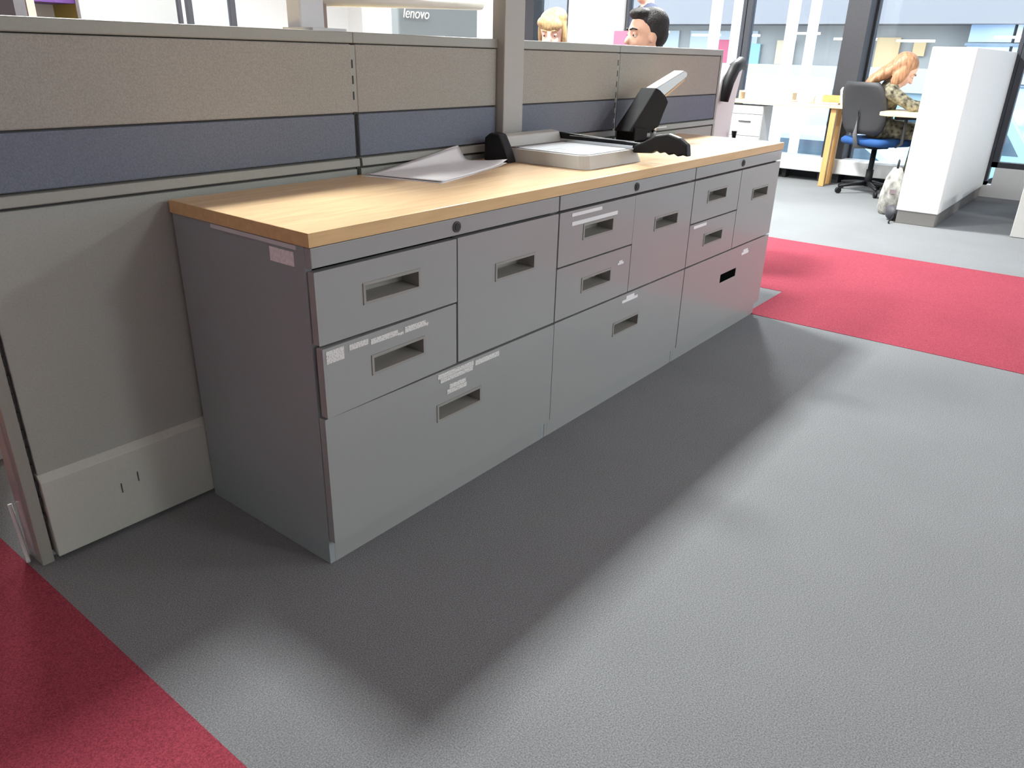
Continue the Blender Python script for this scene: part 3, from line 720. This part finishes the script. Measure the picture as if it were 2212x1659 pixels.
BLONDE = mat('hair_blonde', (.38, .25, .12), .6, noise=.45, nscale=70, stretch=(1, 1, .15), bump=1.0, bscale=90)
BLACKH = mat('hair_black', (.018, .016, .016), .6, noise=.3, nscale=90, bump=1.0, bscale=110, spec=.25)
GINGER = mat('hair_ginger', (.33, .165, .085), .55, noise=.45, nscale=70, stretch=(1, 1, .2), bump=1.0, bscale=80)
NAVYC = mat('cloth_navy', (.04, .05, .09), .9); GREYC = mat('cloth_grey', (.20, .20, .22), .9); JEAN = mat('cloth_dark', (.03, .03, .04), .9); SHOE = mat('shoe_black', (.02, .02, .02), .5)
PATT = mat('cloth_patterned', (.16, .145, .10), .9, noise=.95, nscale=30)
# dark haired person looking left, behind the right part of the screen
C0 = Vector((-0.8474, -1.1481, 1.0447))
def along(px, py, d):
    v = fwd+r2*((px-1106)/FPX)+u2*((829.5-py)/FPX); return C0+v*d
hd = along(1394, 76, 3.85)
azm = math.radians(146)
J = seated(3.10, .84, math.radians(118), .44, hd)
r, h_, F = person('person with short black hair looking left over the screen', J, azm, .03, dict(skin=SKIN, top=NAVYC, bottom=JEAN, shoe=SHOE), BLACKH)
hair_cap(r, h_, F, BLACKH, [((-.028, 0, .052), (.096, .083, .080)), ((-.06, 0, .01), (.06, .078, .075)), ((.035, 0, .098), (.055, .062, .030)), ((.06, .01, .100), (.032, .05, .022)), ((-.02, .068, .03), (.035, .016, .05)), ((-.02, -.068, .03), (.035, .016, .05))])
# fair haired person facing the camera
hd2 = along(1193, 70, 4.8); az2 = math.radians(203)
J = seated(hd2.x+.06, hd2.y+.05, az2, .44, hd2)
r, h_, F = person('person with swept fair hair peering over the screen beside the tall post', J, az2, .26, dict(skin=SKIN_F, top=GREYC, bottom=JEAN, shoe=SHOE), BLONDE)
hair_cap(r, h_, F, BLONDE, [((-.026, 0, .052), (.098, .088, .082)), ((-.05, 0, -.01), (.07, .086, .10)), ((.045, -.030, .066), (.045, .056, .042)), ((.058, .026, .055), (.036, .046, .040)), ((.070, .0, .047), (.024, .05, .026)), ((-.03, .02, .085), (.08, .07, .055)), ((-.01, .076, -.01), (.04, .018, .08)), ((-.01, -.076, -.01), (.04, .018, .08))])
office_chair('office_chair', 'black swivel chair under the fair haired person', (hd2.x+.06, hd2.y+.05, 0), az2, MATS['seat_black'], MESHB)
# standing person further back, only the chin and collar show at the top of the picture
hd3 = along(1398, -28, 6.0); az3 = math.radians(150)
f3 = Vector((math.cos(az3), math.sin(az3), 0)); l3 = Vector((-f3.y, f3.x, 0)); up = Vector((0, 0, 1))
nk = hd3-up*.135-f3*.02; pv = Vector((nk.x, nk.y, nk.z-.52))
J = dict(pelvis=pv, chest=pv.lerp(nk, .72), neck=nk, head=hd3)
for s, k in ((1, 'l'), (-1, 'r')):
    J['sh'+k] = nk-up*.075+l3*.17*s; J['el'+k] = J['sh'+k]-up*.27+l3*.04*s; J['wr'+k] = J['el'+k]-up*.22+f3*.06
    J['hip'+k] = pv+l3*.09*s-up*.03; J['kn'+k] = Vector((*(pv+l3*.10*s+f3*.02).xy, pv.z*.52)); J['an'+k] = Vector((*(pv+l3*.10*s).xy, .085)); J['toe'+k] = Vector((*(pv+l3*.10*s+f3*.13).xy, .036))
r, h_, F = person('standing person in navy far behind the dark haired person', J, az3, 0, dict(skin=SKIN, top=NAVYC, bottom=JEAN, shoe=SHOE), BLACKH, voxel=.011)
hair_cap(r, h_, F, BLACKH, [((-.028, 0, .052), (.096, .083, .080)), ((-.06, 0, .01), (.06, .078, .075))], .01)
# person with long ginger hair bent over the return desk
az = math.radians(-72); f = Vector((math.cos(az), math.sin(az), 0)); l = Vector((-f.y, f.x, 0))
pv = Vector((6.40, .60, .555)); hd = Vector((6.22, .445, .995)); nk = Vector((6.25, .525, .90)); ch = Vector((6.30, .56, .79))
J = dict(pelvis=pv, chest=ch, neck=nk, head=hd)
for s, k in ((1, 'l'), (-1, 'r')):
    J['sh'+k] = nk+l*.155*s-up*.065+f*.005; J['el'+k] = J['sh'+k]+f*.17-up*.10+l*.05*s; J['wr'+k] = Vector((*(J['el'+k]+f*.10-l*.11*s).xy, .738))
    J['hip'+k] = pv+l*.085*s-up*.01; J['kn'+k] = pv+f*.36+l*.09*s-up*.03; J['an'+k] = Vector((*(J['kn'+k]-f*.05).xy, .085)); J['toe'+k] = Vector((*(J['an'+k]+f*.12).xy, .036))
r, h_, F = person('person with long ginger hair bent over the far desk in a patterned top', J, az, .62, dict(skin=SKIN_F, top=PATT, bottom=PATT, shoe=SHOE), GINGER)
hr = hair_cap(r, h_, F, GINGER, [((-.026, 0, .050), (.098, .088, .084)), ((-.06, 0, 0), (.065, .085, .09)), ((-.085, .0, -.06), (.05, .085, .09)), ((.0, .075, -.04), (.05, .022, .09)), ((.0, -.075, -.04), (.05, .022, .09)), ((-.115, 0, -.13), (.042, .09, .09)), ((-.135, -.01, -.185), (.036, .085, .075))], .008)

# ================================================================== STREET OUTSIDE
GZ = -1.35
struct(bx('ground', mat('street_grey', (.20, .21, .23), .8, noise=.1, nscale=2), XF+.12, 60, -40, 60, GZ-.1, GZ), 'street surface outside the windows')
struct(bx('kerb', mat('pavement', (.34, .34, .36), .8, noise=.1, nscale=4), XF+.12, 10.2, -40, 60, GZ, GZ+.12), 'pavement outside the windows')
bd_ = thing('building', 'pale office building across the street with lit ground floor', 'building', (22, 0, GZ))
BW = mat('bld_beige', (.42, .405, .38), .8, noise=.06, nscale=1.5); BB = mat('bld_white', (.46, .47, .48), .7); BD = mat('bld_soffit', (.27, .255, .255), .8)
bx('wall', BW, 1.5, 2.0, -12, 40, 0, 3.35, bd_); bx('upper_wall', BD, .4, 2.0, -12, 40, 3.35, 9, bd_)
bx('parapet', BB, -.3, 0, 2.9, 40, 1.72, 2.30, bd_); bx('parapet_base', mat('bld_teal', (.30, .42, .46), .4), -.2, 0, 2.9, 40, .9, 1.72, bd_)
GLB = mat('bld_blue_glass', (.50, .64, .85), .3, noise=.15, nscale=.6); GLD = mat('bld_dark_glass', (.22, .28, .34), .2)
for k in range(9):
    y = 8.6+k*2.6
    bx('window', mat('bld_win_grey', (.55, .60, .62), .3), 1.42, 1.52, y, y+2.2, 2.4, 3.2, bd_)
# blue glazed front to the right
for k in range(6):
    for j in range(3):
        bx('window', GLB if (k+j) % 3 else mat('bld_pale_glass', (.72, .80, .90), .3), .9, 1.0, 1.9-k*1.02, 2.85-k*1.02, 1.05+j*.95, 1.92+j*.95, bd_)
bx('mullion_band', GLD, .85, 1.05, -8, 2.9, 2.86, 2.93, bd_); bx('mullion_band', GLD, .85, 1.05, -8, 2.9, 1.93, 1.98, bd_)
bx('entrance', BD, .7, 1.4, -4.6, -1.9, .2, 5.5, bd_)
# lit strip lamps inside the ground floor
LS = mat('strip_lamp', (.9, .9, .85), .5, emit=(1, .97, .88), estr=6.0)
for (y, z, w_) in ((9.3, 3.02, .9), (8.1, 3.02, .7), (6.4, 3.08, .9), (4.9, 2.95, 1.1), (3.5, 2.92, .9), (1.3, 3.02, .9), (.2, 2.92, .6), (-.9, 2.75, .8), (-2.6, 3.1, .8), (11, 3.1, .9)):
    MB().box(.3, .36, y, y+w_, z, z+.055).build('strip_lamp', LS, bd_)
for (nm, c, y0, y1, z0, z1) in (('poster_red', (.70, .16, .24), 9.0, 9.9, 2.3, 2.95), ('poster_cyan', (.35, .62, .80), 8.45, 8.98, 2.2, 2.85), ('poster_sand', (.80, .66, .45), 7.45, 7.95, 2.3, 2.95), ('poster_orange', (.78, .56, .30), 4.55, 5.15, 2.25, 3.05), ('poster_orange', (.78, .56, .30), 3.9, 4.2, 2.6, 3.0)):
    bx('poster', mat(nm, c, .7), 1.36, 1.42, y0, y1, z0, z1, bd_)
# round street columns
PCL = mat('column_pale_blue', (.66, .72, .80), .35)
for k, (y, w_) in enumerate(((3.40, .14), (3.12, .12), (2.42, .14), (2.17, .12))):
    tag(MB().lathe([(w_/2+.02, 0), (w_/2+.02, .1), (w_/2, .12), (w_/2, 5.5)], n=18).build('street_column', PCL, None, loc=(9.05, y, GZ+.1202)),
        ['leftmost pale blue pipe column outside the far windows', 'second pale blue pipe column from the left outside', 'third pale blue pipe column outside, above the paper cup', 'rightmost pale blue pipe column, left of the dark column'][k], 'column', 'pale round columns outside')
# vehicles
def car(name, label, loc, rz, col_m, L=4.2, Hh=1.42, van=False):
    t = thing(name, label, 'car' if not van else 'van', loc, rz)
    if van: prof = [(-L/2, .35), (-L/2, Hh-.1), (-L/2+.1, Hh), (L/2-1.2, Hh), (L/2-.55, 1.15), (L/2, .95), (L/2, .35)]; gl = [(L/2-1.95, 1.15), (L/2-1.95, Hh-.2), (L/2-1.2, Hh-.2), (L/2-.7, 1.15)]
    else: prof = [(-L/2, .35), (-L/2, .85), (-L/2+.35, .95), (-L/2+.9, Hh-.06), (-L/2+1.5, Hh), (.2, Hh), (.65, Hh-.1), (1.25, .98), (L/2-.2, .82), (L/2, .6), (L/2, .35)]; gl = [(-L/2+.6, .98), (-L/2+1.05, Hh-.14), (-L/2+1.5, Hh-.1), (.15, Hh-.1), (.5, Hh-.18), (1.0, .98)]
    MB().prism(prof, 'y', -.85, .85).build('body', col_m, t, .06, 3)
    MB().prism(gl, 'y', -.856, .856).build('side_glass', mat('car_glass', (.05, .09, .12), .1), t)
    for sx in (-L/2+.75, L/2-.8):
        for sy in (-.8, .8):
            w = MB().tube([(sx, sy-.1, .32), (sx, sy+.1, .32)], .32, 20).build('wheel', BLACK, t)
            MB().tube([(sx, sy-.105, .32), (sx, sy+.105, .32)], .18, 12).build('hubcap', CHROME, w)
    for sy in (-.6, .6): bx('headlight', WHITE, L/2-.06, L/2+.01, sy-.12, sy+.12, .58, .7, t)
    return t
PBL = mat('car_pale_blue', (.42, .58, .72), .18, coat=.5); PWH = mat('car_white', (.75, .78, .8), .2, coat=.5); PTE = mat('car_teal', (.28, .48, .54), .2, coat=.5)
car('parked_car', 'pale blue car seen beneath the window desk', (12.1, 2.95, GZ), math.radians(90), PBL)
car('white_van', 'white van across the street behind the left window', (16.2, 6.6, GZ), math.radians(90), PWH, 4.8, 2.1, True)
car('parked_car', 'teal car across the street above the window desk', (16.0, 1.8, GZ), math.radians(90), PTE, 4.1, 1.75)
tag(bx('poster', mat('poster_pink', (.70, .20, .32), .7), 6.958, 6.962, 3.40, 3.605, .86, 1.30, None), 'pink poster on the far wall at the face of the dark haired person', 'poster')
